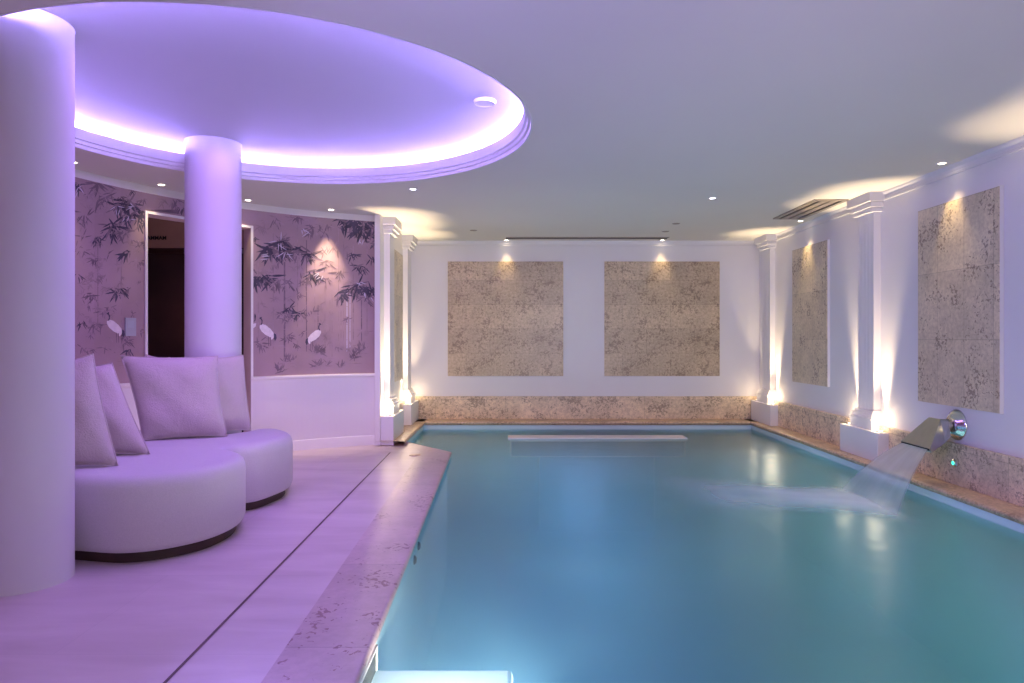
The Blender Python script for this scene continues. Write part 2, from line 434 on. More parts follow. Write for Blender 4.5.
# copings: right, back, left of the bay
def coping(name, outline_fn, length_pts):
    mb = MB(); mb.grid(outline_fn, length_pts[0], length_pts[1]); struct(name, mb, M['coping'], smooth=True)
cp = [(0.0, 0.0), (0.0, 0.05)]
prof = [(0.0, KZ), (-0.01, KZ)]
def coping_run(name, p0, p1, inward, w):
    """slab from the wall line p0-p1, w wide towards `inward`, rounded nose"""
    mb = MB(); p0, p1, d = Vector((*p0, 0)), Vector((*p1, 0)), Vector((*inward, 0))
    pr = [(-0.05, KZ), (w-0.02, KZ)]
    for k in range(1, 7):
        t = PI/2-PI*k/6; pr.append((w-0.02+0.02*math.cos(t), KZ-0.02+0.02*math.sin(t)))
    pr += [(w-0.02, KZ-0.045), (-0.05, KZ-0.045)]
    n = 10
    mb.grid(lambda a, b: p0+(p1-p0)*(a/(n-1))+d*pr[b][0]+Vector((0, 0, pr[b][1])), n, len(pr))
    struct(name, mb, M['coping'], smooth=True)
coping_run('trim_3', (XR, 1.2), (XR, YB), (-1, 0), XR-XCR)
coping_run('trim_4', (XL, YB), (XR, YB), (0, -1), YB-YCB)
coping_run('trim_5', (XL, 7.02), (XL, YB), (1, 0), XCL-XL)

# ------------------------------------------------------------------ straight walls
mb = MB(); mb.box(XL-0.1, XR+0.15, YB, YB+0.12, -0.1, CZ+0.02); struct('wall_back', mb, M['plaster'])
mb = MB(); mb.box(XR, XR+0.15, -1.5, YB, -0.1, CZ+0.02); struct('wall_right', mb, M['plaster'])
mb = MB(); mb.box(XL-0.055, XL, 7.03, YB, -0.03, CZ+0.02); struct('wall_bay', mb, M['plaster'])
mb = MB(); mb.box(-5.0, -4.9, -1.6, 9.1, -0.1, CZ+0.02); struct('wall_side', mb, M['plaster'])
# stone bands above the coping
mb = MB(); mb.box(XL+0.035, XR-0.035, YB-0.035, YB, KZ, 0.345); struct('baseboard_back', mb, M['band_y'], bevel=0.004)
mb = MB(); mb.box(XR-0.04, XR, -1.4, YB-0.035, KZ, 0.345); struct('baseboard_right', mb, M['band_x'], bevel=0.004)
mb = MB(); mb.box(XL, XL+0.035, 7.72, YB-0.035, KZ, 0.345); struct('baseboard_bay', mb, M['band_x'], bevel=0.004)
# slim cornices under the ceiling
def cornice(name, p0, p1, d):
    mb = MB(); p0, p1, d = Vector((*p0, 0)), Vector((*p1, 0)), Vector((*d, 0))
    pr = [(0, 2.285), (0.012, 2.285), (0.012, 2.30), (0.006, 2.305), (0.008, 2.33), (0.02, 2.345), (0.024, CZ), (0, CZ)]
    mb.grid(lambda a, b: p0+(p1-p0)*a+d*pr[b][0]+Vector((0, 0, pr[b][1])), 2, len(pr)); struct(name, mb, M['plaster'])
cornice('trim_6', (XR, -1.5), (XR, YB), (-1, 0))
cornice('trim_7', (XL, YB), (XR, YB), (0, -1))

# ------------------------------------------------------------------ ceiling with the round recess
R0 = 1.537
mb = MB()
X0, X1, Y0, Y1 = -5.0, XR+0.15, -1.6, 9.12
angs = [2*PI*k/160 for k in range(160)]+[math.atan2(y-RC.y, x-RC.x) % (2*PI) for x in (X0, X1) for y in (Y0, Y1)]
angs = sorted(set(angs))
def on_rect(t):
    c, s = math.cos(t), math.sin(t); k = []
    if c > 1e-9: k.append((X1-RC.x)/c)
    if c < -1e-9: k.append((X0-RC.x)/c)
    if s > 1e-9: k.append((Y1-RC.y)/s)
    if s < -1e-9: k.append((Y0-RC.y)/s)
    m = min(k); return (RC.x+c*m, RC.y+s*m)
for t0, t1 in zip(angs, angs[1:]+[angs[0]+2*PI]):
    a, b = on_rect(t0), on_rect(t1)
    mb.face([(RC.x+R0*math.cos(t0), RC.y+R0*math.sin(t0), CZ), (*a, CZ), (*b, CZ), (RC.x+R0*math.cos(t1), RC.y+R0*math.sin(t1), CZ)])
struct('ceiling', mb, M['ceil'], recalc=False)
# stepped rim of the recess, trough and dome
rim = [(R0, CZ), (R0, CZ-0.002), (1.526, CZ-0.002), (1.522, CZ+0.022), (1.507, CZ+0.024), (1.505, CZ+0.046), (1.489, CZ+0.05), (1.486, CZ+0.113), (1.49, CZ+0.118), (1.50, CZ+0.118), (1.505, CZ+0.113), (1.505, CZ+0.05), (1.78, CZ+0.05)]
mb = MB(); mb.lathe(rim, (RC.x, RC.y, 0), 160); struct('trim_8', mb, M['gloss'], smooth=True, angle=12)
DZ = 2.530
mb = MB(); mb.lathe([(1.78, CZ+0.05), (1.78, DZ-0.06), (1.76, DZ-0.02), (1.70, DZ), (1.2, DZ+0.004), (0.6, DZ+0.006), (0.0005, DZ+0.006)], (RC.x, RC.y, 0), 160)
M['dome'] = plain('recess_paint', (0.62, 0.60, 0.60), 0.75, 0.015, 1.0)
struct('ceiling_recess', mb, M['dome'], smooth=True, angle=50)
mb = MB(); mb.lathe([(1.575, CZ+0.115), (1.575, CZ+0.131), (1.59, CZ+0.131), (1.59, CZ+0.115), (1.575, CZ+0.115)], (RC.x, RC.y, 0), 120)
tag(mb.build('led_strip', M['led']), 'glowing purple light strip hidden in the rim of the round ceiling recess', 'light')
# round flush cap in the recess
def ceiling_disc(name, c, r, label, cat, ztop, mat, depth=0.012):
    t = thing(name, label, cat, (c[0], c[1], ztop))
    mb = MB(); mb.lathe([(r*0.80, -depth*0.8), (r*0.82, -depth*0.9), (r*0.9, -depth), (r, -depth*0.4), (r, 0.0)], (c[0], c[1], ztop), 40)
    mb.build('trim_ring', M['gloss'], t, smooth=True)
    mb = MB(); mb.lathe([(0.0005, -depth*0.9), (r*0.80, -depth*0.85)], (c[0], c[1], ztop), 40); mb.build('cover', mat, t, smooth=True)
    return t
ceiling_disc('ceiling_speaker', (-0.17, 4.17), 0.068, 'round white unlit fitting in the ceiling recess near its right edge', 'speaker', DZ+0.004, M['ceil'], 0.02)

# ------------------------------------------------------------------ curved wall with bamboo wallpaper
WC, WR = Vector((-0.40, 4.30)), 2.985


def wp(t, z, off=0.0):           # t = angle on the circle; off = towards the room
    return Vector((WC.x+(WR-off)*math.cos(t), WC.y+(WR-off)*math.sin(t), z))


def on_wall(x, y):               # photo position -> angle and height on the curved wall
    dx = (x-VX)/F; a = dx*dx+1; b = -2*(dx*WC.x+WC.y); c = WC.length_squared-WR*WR
    Y = (-b+math.sqrt(b*b-4*a*c))/(2*a)
    return math.atan2(Y-WC.y, dx*Y-WC.x) % (2*PI), CH+(VY-y)/F*Y, Y


T_END = on_wall(376.5, 300)[0]; T_D1 = on_wall(250.5, 300)[0]; T_D0 = on_wall(147, 300)[0]; T_FAR = T_D0+1.75
DH = 2.13
RAILZ, TOPZ = 0.725, 2.30
mb = MB()
MATS = [M['wallpaper'], M['plaster'], M['leaf_dark'], M['leaf_mid'], M['leaf_soft'], M['leaf_pale'], M['crane'], M['reveal']]


def wall_piece(t0, t1, z0, z1, mi, n=24, off=0.0):
    mb.grid(lambda a, b: wp(t0+(t1-t0)*a/(n-1), z0 if b == 0 else z1, off), n, 2, mi)


for t0, t1 in ((T_END, T_D1), (T_D0, T_FAR)):
    wall_piece(t0, t1, 0, RAILZ, 1); wall_piece(t0, t1, RAILZ, TOPZ, 0); wall_piece(t0, t1, TOPZ, CZ+0.02, 1)
wall_piece(T_D1, T_D0, DH, TOPZ, 0); wall_piece(T_D1, T_D0, TOPZ, CZ+0.02, 1)
# reveals of the doorway
mb.face([wp(T_D1, 0), wp(T_D1, DH), wp(T_D1, DH, -0.16), wp(T_D1, 0, -0.16)], 7)
mb.face([wp(T_D0, 0), wp(T_D0, DH), wp(T_D0, DH, -0.16), wp(T_D0, 0, -0.16)], 7)
n = 16
mb.grid(lambda a, b: wp(T_D1+(T_D0-T_D1)*a/(n-1), DH, -0.16*b), n, 2, 7)
# outer skin
for t0, t1, z0 in ((T_END, T_D1, 0), (T_D0, T_FAR, 0), (T_D1, T_D0, DH)): mb.grid(lambda a, b: wp(t0+(t1-t0)*a/23, z0 if b == 0 else CZ+0.02, -0.16), 24, 2, 1)


def shape(cx, cy, pts, mi, off):
    """flat painted shape on the wallpaper; pts in photo units around cx,cy (y up)"""
    t, z, Y = on_wall(cx, cy); k = Y/F
    ca = abs(math.sin(t)*1.0)
    out = []
    for px, py in pts:
        tt, zz, _ = on_wall(cx+px, cy-py)
        tt = min(max(tt, T_END+0.003), T_FAR); zz = min(max(zz, RAILZ+0.012), TOPZ-0.002)
        if T_D1-0.004 < tt < T_D0+0.004 and zz < DH+0.03:
            tt = T_D1-0.004 if abs(tt-T_D1) < abs(tt-T_D0) else T_D0+0.004
        out.append(wp(tt, zz, off))
    mb.face(out, mi)


def leaf(cx, cy, ln, ang, w, mi, off):
    c, s = math.cos(ang), math.sin(ang); bend = random.uniform(-0.12, 0.12)*ln
    P = []
    for u, v in ((0, 0), (0.25, 0.85), (0.55, 0.8), (0.8, 0.45), (1, 0), (0.8, -0.45), (0.55, -0.8), (0.25, -0.85)):
        x, y = u*ln, v*w/2+bend*u*u; P.append((c*x-s*y, s*x+c*y))
    shape(cx, cy, P, mi, off)


NL = [0]
def cluster(cx, cy, n, ln, mi, mode='down'):
    for k in range(int(n*2.1)):
        NL[0] += 1; off = 0.0015+0.0015*random.random()
        if mode == 'down': a = -PI/2+random.gauss(0, 0.95)
        elif mode == 'up': a = PI/2+random.gauss(0, 0.8)
        else: a = random.uniform(0, 2*PI)
        l = ln*random.uniform(0.55, 1.1); s = ln*0.35
        m2 = mi if random.random() < 0.72 else min(mi+1, 4)
        leaf(cx+random.uniform(-s, s), cy+random.uniform(-s*0.6, s*0.6), l, a, max(0.9, l*0.165), m2, off)


def stem(x, y0, y1, w, mi, off=0.001):
    y = y0
    while y < y1:
        y2 = min(y+random.uniform(12, 18), y1)
        shape(x, y, [(-w/2, 0), (w/2, 0), (w/2, -(y2-y)+0.5), (-w/2, -(y2-y)+0.5)], mi, off); y = y2


D_, M_, S_, P_ = 2, 3, 4, 5
# soft background reeds and ground streaks
for x in (84, 92, 108, 122, 133, 258, 272, 296, 316, 332, 338, 345, 352, 368): stem(x+random.uniform(-2, 2), random.uniform(215, 280), random.uniform(340, 366), random.uniform(0.7, 1.3), S_, 0.0006)
for k in range(26):
    x = random.choice([random.uniform(78, 138), random.uniform(258, 366)]); y = random.uniform(340, 368); w = random.uniform(6, 20)
    shape(x, y, [(-w/2, 0), (0, 0.5), (w/2, 0), (0, -0.5)], S_, 0.0007)
for k in range(170):
    x = random.choice([random.uniform(77, 142), random.uniform(256, 372)]); y = random.uniform(190, 350)
    cluster(x, y, random.randint(3, 6), random.uniform(5, 9), random.choice((S_, S_, M_)), random.choice(('any', 'down')))
for a in ((98, 240, 330, 1.0, M_), (114.5, 232, 362, 1.5, M_), (79.5, 282, 366, 1.2, M_), (126, 330, 360, 1, M_), (284.5, 262, 362, 1.6, M_), (306.5, 240, 352, 0.9, M_),
          (361.5, 300, 348, 1.1, M_), (341, 290, 350, 0.9, S_), (347, 290, 352, 0.9, P_), (350, 286, 348, 0.6, P_), (325, 285, 350, 0.8, S_), (330, 300, 350, 0.8, S_), (318, 305, 340, 0.8, M_)): stem(*a)
for a in ((77, 184, 8, 11, D_), (98, 184, 8, 14, M_), (103, 197, 10, 14, M_), (118, 205, 9, 15, D_), (129, 203, 11, 16, D_), (137, 213, 10, 15, D_), (127, 216, 9, 14, D_), (140, 222, 6, 11, D_),
          (114, 226, 11, 17, D_), (122, 230, 8, 14, M_), (85, 216, 7, 11, M_), (97, 238, 8, 10, D_), (133, 240, 5, 9, M_), (141, 243, 5, 9, D_), (126, 252, 8, 12, D_), (82, 252, 6, 9, M_), (95, 260, 6, 9, M_),
          (139, 262, 5, 9, M_), (119, 290, 10, 12, D_), (115, 288, 5, 10, M_), (129, 289, 5, 9, M_), (88, 294, 6, 9, M_), (80, 322, 6, 9, D_), (92, 325, 7, 10, M_), (98, 325, 5, 9, M_), (126, 342, 6, 9, M_),
          (129, 350, 7, 9, D_), (141, 330, 6, 8, M_), (105, 347, 5, 9, M_), (78, 275, 4, 8, D_), (126, 177, 0, 8, M_), (132, 190, 5, 7, D_), (112, 189, 5, 9, S_), (163, 200, 5, 9, S_), (180, 208, 5, 8, D_),
          (174, 200, 6, 9, M_), (141, 200, 5, 9, M_),
          (271, 248, 13, 17, D_), (281, 243, 13, 16, D_), (288, 249, 12, 17, D_), (279, 251, 9, 15, M_), (294, 250, 6, 12, M_), (258, 277, 12, 14, D_), (267, 278, 12, 15, D_), (277, 281, 9, 13, M_), (288, 283, 7, 12, M_),
          (255, 238, 4, 8, D_), (298, 217, 7, 8, M_), (276, 220, 4, 10, M_), (312, 229, 7, 11, M_), (309, 254, 10, 13, D_), (313, 272, 10, 13, D_), (308, 278, 5, 9, M_), (320, 224, 5, 9, M_), (329, 225, 5, 9, M_),
          (344, 218, 8, 12, D_), (352, 220, 14, 16, D_), (361, 222, 14, 18, D_), (370, 224, 12, 16, D_), (358, 230, 8, 15, D_), (374, 228, 7, 13, D_), (365, 219, 8, 14, M_), (340, 228, 4, 9, D_), (354, 254, 6, 10, D_),
          (360, 266, 7, 10, D_), (373, 243, 4, 8, D_), (373, 258, 5, 9, D_), (341, 294, 9, 12, D_), (352, 288, 11, 14, D_), (362, 286, 11, 14, D_), (371, 289, 9, 13, D_), (366, 297, 6, 12, M_), (341, 272, 6, 10, M_),
          (326, 262, 6, 10, M_), (325, 279, 5, 10, M_), (335, 248, 4, 9, M_), (289, 309, 8, 10, D_), (294, 312, 8, 10, D_), (282, 313, 5, 8, M_), (303, 315, 5, 8, M_), (303, 332, 4, 6, M_), (258, 342, 6, 9, M_), (262, 346, 4, 8, M_)): cluster(*a)
for a in ((316, 353, 10, 10, M_), (322, 353, 8, 9, M_), (318, 366, 8, 9, M_), (325, 364, 6, 8, M_), (340, 366, 6, 7, M_), (356, 356, 9, 10, M_), (362, 350, 8, 10, M_), (352, 360, 6, 8, M_), (286, 362, 7, 9, M_), (280, 371, 8, 9, M_), (291, 361, 5, 8, M_)): cluster(*a, 'up')
for a in ((76, 189, 4, 8), (119, 208, 4, 8), (130, 206, 3, 9), (127, 217, 3, 8), (278, 243, 5, 11), (284, 252, 4, 11), (272, 256, 4, 10), (305, 230, 4, 10), (319, 275, 4, 8), (361, 240, 3, 8), (368, 295, 3, 8), (358, 280, 3, 8)):
    for k in range(a[2]): leaf(a[0]+random.uniform(-4, 4), a[1]+random.uniform(-3, 3), a[3]*random.uniform(0.5, 1), -PI/2+random.gauss(0, 0.8), 1.0, P_, 0.0034)


for k in range(46):      # the pattern carries on behind the near column
    x = random.uniform(-140, 76); y = random.uniform(130, 350)
    cluster(x, y, random.randint(4, 9), random.uniform(9, 16), random.choice((D_, M_, M_, S_)))
for x in (-110, -60, -25, 10, 45, 66): stem(x, random.uniform(150, 230), 372, 1.4, M_)


def crane(cx, cy, s, flip):
    f = -1 if flip else 1
    T = lambda pts: [(f*x*s, y*s) for x, y in pts]
    shape(cx, cy, T([(-8, 5.5), (-5.5, 7), (-2, 6), (3, 2), (6.5, -2.5), (7, -5.5), (4, -9), (2.8, -6.5), (-2, -4), (-6, -0.5), (-8, 3)]), 6, 0.004)   # body
    shape(cx, cy, T([(6, -2), (8.4, -3.5), (9, -7), (7.5, -10), (6, -7.5), (6.2, -5)]), D_, 0.0045)                                    # tail
    shape(cx, cy, T([(-7.2, 6), (-6, 9), (-6.6, 11.5), (-8.3, 12.5), (-8.0, 13.5), (-6.2, 12.8), (-5, 10.5), (-5.2, 8.5), (-5.8, 6.2)]), D_, 0.0042)  # neck
    shape(cx, cy, T([(-8, 12.4), (-7.2, 13.9), (-6.2, 14.2), (-5.8, 13.2), (-6.8, 12.6), (-11, 11.6)]), D_, 0.0043)
    for lx in (1, 3): shape(cx, cy, T([(lx-0.35, -5), (lx+0.35, -5), (lx+0.5, -15), (lx-0.2, -15)]), M_, 0.0041)
crane(115, 327, 1.05, False); crane(267.5, 331, 1.0, False); crane(313.5, 336, 0.92, True)
shape(254.5, 326, [(-2, -3), (-2, 2), (1.5, 3), (1, -0.5)], 6, 0.004); shape(254.5, 318, [(-1.5, -4), (0.6, -3), (1.4, 2), (0.2, 5), (-0.4, 2), (0, -2)], D_, 0.004)
struct('wall_left', mb, MATS, recalc=False, merge=False)

# dado rail, skirting, doorway edging
def curve_trim(name, spans, pr, mat):
    mb = MB()
    for t0, t1 in spans:
        n = 28; mb.grid(lambda a, b: wp(t0+(t1-t0)*a/(n-1), pr[b][1], pr[b][0]), n, len(pr))
    struct(name, mb, mat, smooth=True)
spans = ((T_END, T_D1), (T_D0, T_FAR))
curve_trim('trim_9', spans, [(0, 0.70), (0.014, 0.703), (0.02, 0.712), (0.024, 0.722), (0.02, 0.734), (0, 0.738)], M['gloss'])
curve_trim('baseboard_left', spans, [(0, 0.10), (0.010, 0.098), (0.014, 0.085), (0.014, 0.0)], M['gloss'])
mb = MB()
def jamb(t, sgn, z1):
    dt = 0.022/WR*sgn
    P = [(t, 0.0), (t, 0.012), (t+dt, 0.012), (t+dt, 0.0)]
    mb.grid(lambda a, b: wp(P[a][0], 0 if b == 0 else z1, P[a][1]), 4, 2)
    mb.grid(lambda a, b: wp(t+(0.0 if b == 0 else 0.0), 0 if b == 0 else z1, 0.012 if a == 0 else -0.16), 2, 2)
jamb(T_D1, -1, DH+0.022); jamb(T_D0, 1, DH+0.022)
P = [(0.0, DH), (0.012, DH), (0.012, DH+0.022), (0.0, DH+0.022)]
mb.grid(lambda a, b: wp(T_D1+(T_D0-T_D1)*a/15, P[b][1], P[b][0]), 16, 4)
struct('door_1', mb, M['gloss'], recalc=True)
# end of the curved wall where it meets the pool bay
a = wp(T_END, 0); mb = MB(); mb.box(max(a.x+0.010, -1.389), XL-0.02, min(a.y, 7.04)-0.005, 7.2, 0, CZ+0.01); struct('wall_corner', mb, M['plaster'])

# dark hammam passage behind the doorway
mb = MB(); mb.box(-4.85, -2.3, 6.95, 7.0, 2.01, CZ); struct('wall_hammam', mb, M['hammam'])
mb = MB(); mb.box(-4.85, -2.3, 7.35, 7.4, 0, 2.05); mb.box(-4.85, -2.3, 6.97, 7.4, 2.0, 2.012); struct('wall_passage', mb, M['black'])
cu = bpy.data.curves.new('door_sign', 'FONT'); cu.body = 'HAMMAM'; cu.size = 0.052; cu.extrude = 0.003; cu.space_character = 1.05; cu.align_x = 'RIGHT'; cu.offset = 0.0012
tmp = bpy.data.objects.new('tmp', cu); COL.objects.link(tmp)
bpy.context.view_layer.update()
me = bpy.data.meshes.new_from_object(tmp.evaluated_get(bpy.context.evaluated_depsgraph_get())); bpy.data.objects.remove(tmp)
me.materials.clear(); me.materials.append(M['ink'])
o = bpy.data.objects.new('door_sign', me); COL.objects.link(o); p = at(166.5, 239.6, 6.946); o.location = p; o.rotation_euler = (PI/2, 0, 0)
tag(o, 'black lettering on the brown header inside the dark doorway', 'sign')

# control plate on the wallpaper
t0, z0, _ = on_wall(124.6, 336); t1, z1, _ = on_wall(135.2, 318); th = thing('wall_switch', 'grey rectangular control plate on the bamboo wallpaper left of the doorway', 'switch', wp((t0+t1)/2, (z0+z1)/2, 0))
mb = MB(); mb.face([wp(t0, z0, .012), wp(t1, z0, .012), wp(t1, z1, .012), wp(t0, z1, .012)])
for (ta, za), (tb, zb) in (((t0, z0), (t1, z0)), ((t1, z0), (t1, z1)), ((t1, z1), (t0, z1)), ((t0, z1), (t0, z0))): mb.face([wp(ta, za, .012), wp(ta, za, 0), wp(tb, zb, 0), wp(tb, zb, .012)])
mb.build('plate', M['switch'], th)
mb = MB(); ta, tb = t0+(t1-t0)*0.2, t0+(t1-t0)*0.8; za, zb = z0+(z1-z0)*0.45, z0+(z1-z0)*0.85
mb.face([wp(ta, za, .0135), wp(tb, za, .0135), wp(tb, zb, .0135), wp(ta, zb, .0135)]); mb.build('screen', plain('switch_screen', (0.46, 0.50, 0.56), 0.25), th)

# ------------------------------------------------------------------ round columns
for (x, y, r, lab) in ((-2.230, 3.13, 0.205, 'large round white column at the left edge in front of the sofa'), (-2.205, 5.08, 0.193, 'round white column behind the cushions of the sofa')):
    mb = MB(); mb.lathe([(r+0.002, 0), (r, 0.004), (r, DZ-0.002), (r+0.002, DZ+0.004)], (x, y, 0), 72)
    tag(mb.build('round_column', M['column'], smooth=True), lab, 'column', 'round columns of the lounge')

# ------------------------------------------------------------------ pilasters with uplights
UP_E, UP_S = 340.0, 2.0
def layer(mb, sgn, xw, yc, d, h, z0, z1): mb.box(xw-sgn*0.001, xw+sgn*d, yc-h, yc+h, z0, z1)
def pilaster(xw, sgn, yc, label, lamp_labels, z0=KZ, power=1.0):
    t = thing('wall_pilaster', label, 'pilaster', (xw, yc, z0), 'white pilasters around the pool')
    mb = MB(); layer(mb, sgn, xw, yc, 0.133, 0.335, z0, 0.30); mb.build('plinth', M['gloss'], t, bevel=0.004)
    mb = MB()
    for d, h, a, b in ((0.108, 0.19, 0.30, 0.385), (0.118, 0.20, 0.385, 0.402), (0.104, 0.186, 0.402, 0.425), (0.094, 0.172, 0.425, 0.442), (0.082, 0.158, 0.442, 0.465)): layer(mb, sgn, xw, yc, d, h, a, b)
    mb.build('base_moulding', M['gloss'], t, merge=False)
    # shaft with shallow flutes
    pr = [(0.0, -0.135), (0.062, -0.135)]
    for k in range(4):
        c = -0.09+0.06*k; pr += [(0.062, c-0.02), (0.060, c-0.012), (0.060, c+0.012), (0.062, c+0.02)]
    pr += [(0.062, 0.135), (0.0, 0.135)]
    mb = MB(); mb.grid(lambda a, b: (xw+sgn*pr[a][0], yc+pr[a][1], 0.465 if b == 0 else 2.199), len(pr), 2); mb.build('shaft', M['gloss'], t)
    mb = MB()
    for d, h, a, b in ((0.092, 0.165, 2.198, 2.228), (0.082, 0.155, 2.228, 2.236), (0.112, 0.185, 2.236, 2.270), (0.098, 0.171, 2.270, 2.282), (0.132, 0.206, 2.282, CZ)): layer(mb, sgn, xw, yc, d, h, a, b)
    mb.build('capital', M['gloss'], t, merge=False)
    for s, lab in zip((-1, 1), lamp_labels):
        x, y = xw+sgn*0.072, yc+s*0.262
        u = thing('uplight', lab, 'uplight', (x, y, 0.30), 'uplights on the pilaster plinths')
        mb = MB(); mb.lathe([(0.024, 0.004), (0.024, 0.010), (0.030, 0.010), (0.033, 0.002), (0.033, 0.0)], (x, y, 0.30), 24); mb.build('bezel', M['chrome'], u, smooth=True)
        mb = MB(); mb.lathe([(0.0005, 0.007), (0.024, 0.006)], (x, y, 0.30), 24); mb.build('lens', M['uplens'], u)
        corner = y > 8.8
        yb = y-s*(0.085 if corner else 0.05)
        spot('uplight_beam', (x-sgn*0.01, yb, 0.318), (x-sgn*0.02, yb-s*0.02+(0.07 if corner else 0), 2.36), UP_E*power, WARM, 37, 1.0, 0.03)
        point('uplight_spill', (x+sgn*0.03, y-(s*0.06 if corner else 0), 0.40), UP_S*(0.5 if corner else 1)*power, WARM, 0.09)

pilaster(XR, -1, 6.14, 'white pilaster on the right wall beside the waterfall spout', ('uplight on the near side of the pilaster beside the waterfall', 'uplight on the far side of the pilaster beside the waterfall'))
pilaster(XR, -1, 8.56, 'white pilaster on the right wall in the far corner of the pool', ('uplight on the near side of the far right corner pilaster', 'uplight on the far side of the far right corner pilaster'))
pilaster(XR, -1, 3.69, 'white pilaster on the right wall nearest the viewer', ('uplight on the near side of the nearest right wall pilaster', 'uplight on the far side of the nearest right wall pilaster'), power=0.6)
pilaster(XL, 1, 7.385, 'white pilaster at the end of the bamboo wallpaper wall', ('uplight on the near side of the pilaster beside the wallpaper wall', 'uplight on the far side of the pilaster beside the wallpaper wall'), 0.0)
pilaster(XL, 1, 8.62, 'white pilaster in the far left corner of the pool', ('uplight on the near side of the far left corner pilaster', 'uplight on the far side of the far left corner pilaster'))

# ------------------------------------------------------------------ stone wall panels
def panel(axis, a0, a1, z0, z1, label, seed):
    base = {'y': ((a0+a1)/2, YB, z0), 'r': (XR, (a0+a1)/2, z0), 'l': (XL, (a0+a1)/2, z0)}[axis]
    t = thing('stone_panel', label, 'wall panel', base, 'speckled stone panels on the pool walls')
    for nm, d0, d1, m, e_ in (('backing_board', 0.0015, 0.026, M['plaster'], 0.004), ('stone_face', 0.026, 0.031, M['panel_y'] if axis == 'y' else M['panel_x'], 0.0)):
        mb = MB()
        if axis == 'y': mb.box(a0-e_, a1+e_, YB-d1, YB-d0, z0-e_, z1+e_)
        elif axis == 'r': mb.box(XR-d1, XR-d0, a0-e_, a1+e_, z0-e_, z1+e_)
        else: mb.box(XL+d0, XL+d1, a0-e_, a1+e_, z0-e_, z1+e_)
        mb.build(nm, m, t)
ZP0, ZP1 = CH-0.492, CH+0.99
panel('y', -0.844, 0.650, ZP0, ZP1, 'speckled beige stone panel on the back wall, left of the pair', 0)
panel('y', 1.182, 2.675, ZP0, ZP1, 'speckled beige stone panel on the back wall, right of the pair', 1)
panel('r', 6.965, 7.83, ZP0, ZP1, 'narrow stone panel on the right wall between the two pilasters', 2)
panel('r', 4.50, 5.40, ZP0, ZP1, 'grey beige stone panel on the right wall above the waterfall spout', 3)
panel('l', 7.70, 8.30, ZP0, ZP1, 'sliver of stone panel between the two left pilasters', 4)

# ------------------------------------------------------------------ ceiling fittings
def downlight(x, y, label, energy, col=WARM, ang=40, to=None, lens='lens', z=CZ, r=0.032):
    t = thing('downlight', label, 'downlight', (x, y, z), 'recessed ceiling downlights')
    mb = MB(); mb.lathe([(r*0.8, 0.0), (r*0.82, -0.004), (r*1.15, -0.005), (r*1.25, -0.002), (r*1.25, 0.0)], (x, y, z), 28); mb.build('bezel', M['gloss'], t, smooth=True)
    mb = MB(); mb.lathe([(0.0005, -0.002), (r*0.8, -0.002)], (x, y, z), 28); mb.build('lens', M[lens], t)
    if energy: spot('downlight_beam', (x, y, z-0.012), to or (x, y, 0), energy, col, ang, 0.9, 0.02)
def near_wall(px, py):
    s = (VY-py)/(CZ-CH); return (px-VX)/s, F/s
for px, py, e_, lab in ((73, 162, 10, 'small ceiling downlight beside the large round column at the left edge'), (161.5, 184.5, 12, 'small ceiling downlight above the doorway, left of the far column'),
                        (248, 200, 12, 'small ceiling downlight just right of the far column'), (331, 209.5, 100, 'small ceiling downlight washing the bamboo wallpaper near the pilaster')):
    x, y = near_wall(px, py); t = math.atan2(y-WC.y, x-WC.x); q = wp(t, 1.32 if px > 300 else 1.7)
    downlight(x, y, lab, e_, WARM, 46 if px > 300 else 58, q)
downlight(-0.085, YB-0.085, 'downlight over the left stone panel on the back wall', 17, YEL, 56, (-0.085, YB-0.055, 1.0))
downlight(1.92, YB-0.085, 'downlight over the right stone panel on the back wall', 17, YEL, 56, (1.92, YB-0.055, 1.0))
downlight(XR-0.11, 7.42, 'downlight over the narrow stone panel on the right wall', 26, YEL, 56, (XR-0.07, 7.42, 1.0))
downlight(XR-0.11, 4.97, 'downlight over the stone panel above the waterfall spout', 26, YEL, 56, (XR-0.07, 4.97, 1.0))
x, y = near_wall(413, 189); downlight(x, y, 'lone ceiling downlight just beyond the round recess', 3, (0.95, 0.85, 1.0), 70, lens='lens_cool')
x, y = near_wall(712.5, 198); downlight(x, y, 'lone ceiling downlight over the middle of the pool', 3, (0.9, 0.88, 1.0), 70, lens='lens_cool')
for px, py, lab in ((473.5, 230.3, 'tiny flush ceiling sensor left of the long slot diffuser'), (676, 223.6, 'tiny flush ceiling sensor right of the long slot diffuser, nearer the viewer'), (665.5, 231.5, 'tiny flush ceiling sensor at the right end of the long slot diffuser')):
    x, y = near_wall(px, py); mb = MB(); mb.lathe([(0.0005, -0.006), (0.035, -0.006), (0.045, 0.0)], (x, y, CZ), 20)
    tag(mb.build('ceiling_sensor', M['grille'], smooth=True), lab, 'sensor', 'flush ceiling sensors')
# long slot diffuser by the back wall
t = thing('slot_diffuser', 'long dark slot air diffuser in the ceiling along the back wall', 'air vent', (0.9, 8.68, CZ))
mb = MB(); mb.box(-0.09, 1.95, 8.60, 8.615, CZ-0.008, CZ+0.02); mb.box(-0.09, 1.95, 8.745, 8.76, CZ-0.008, CZ+0.02); mb.build('frame', M['grille'], t)
mb = MB(); mb.box(-0.09, 1.95, 8.615, 8.745, CZ-0.002, CZ+0.01); mb.build('slot', M['dark'], t)
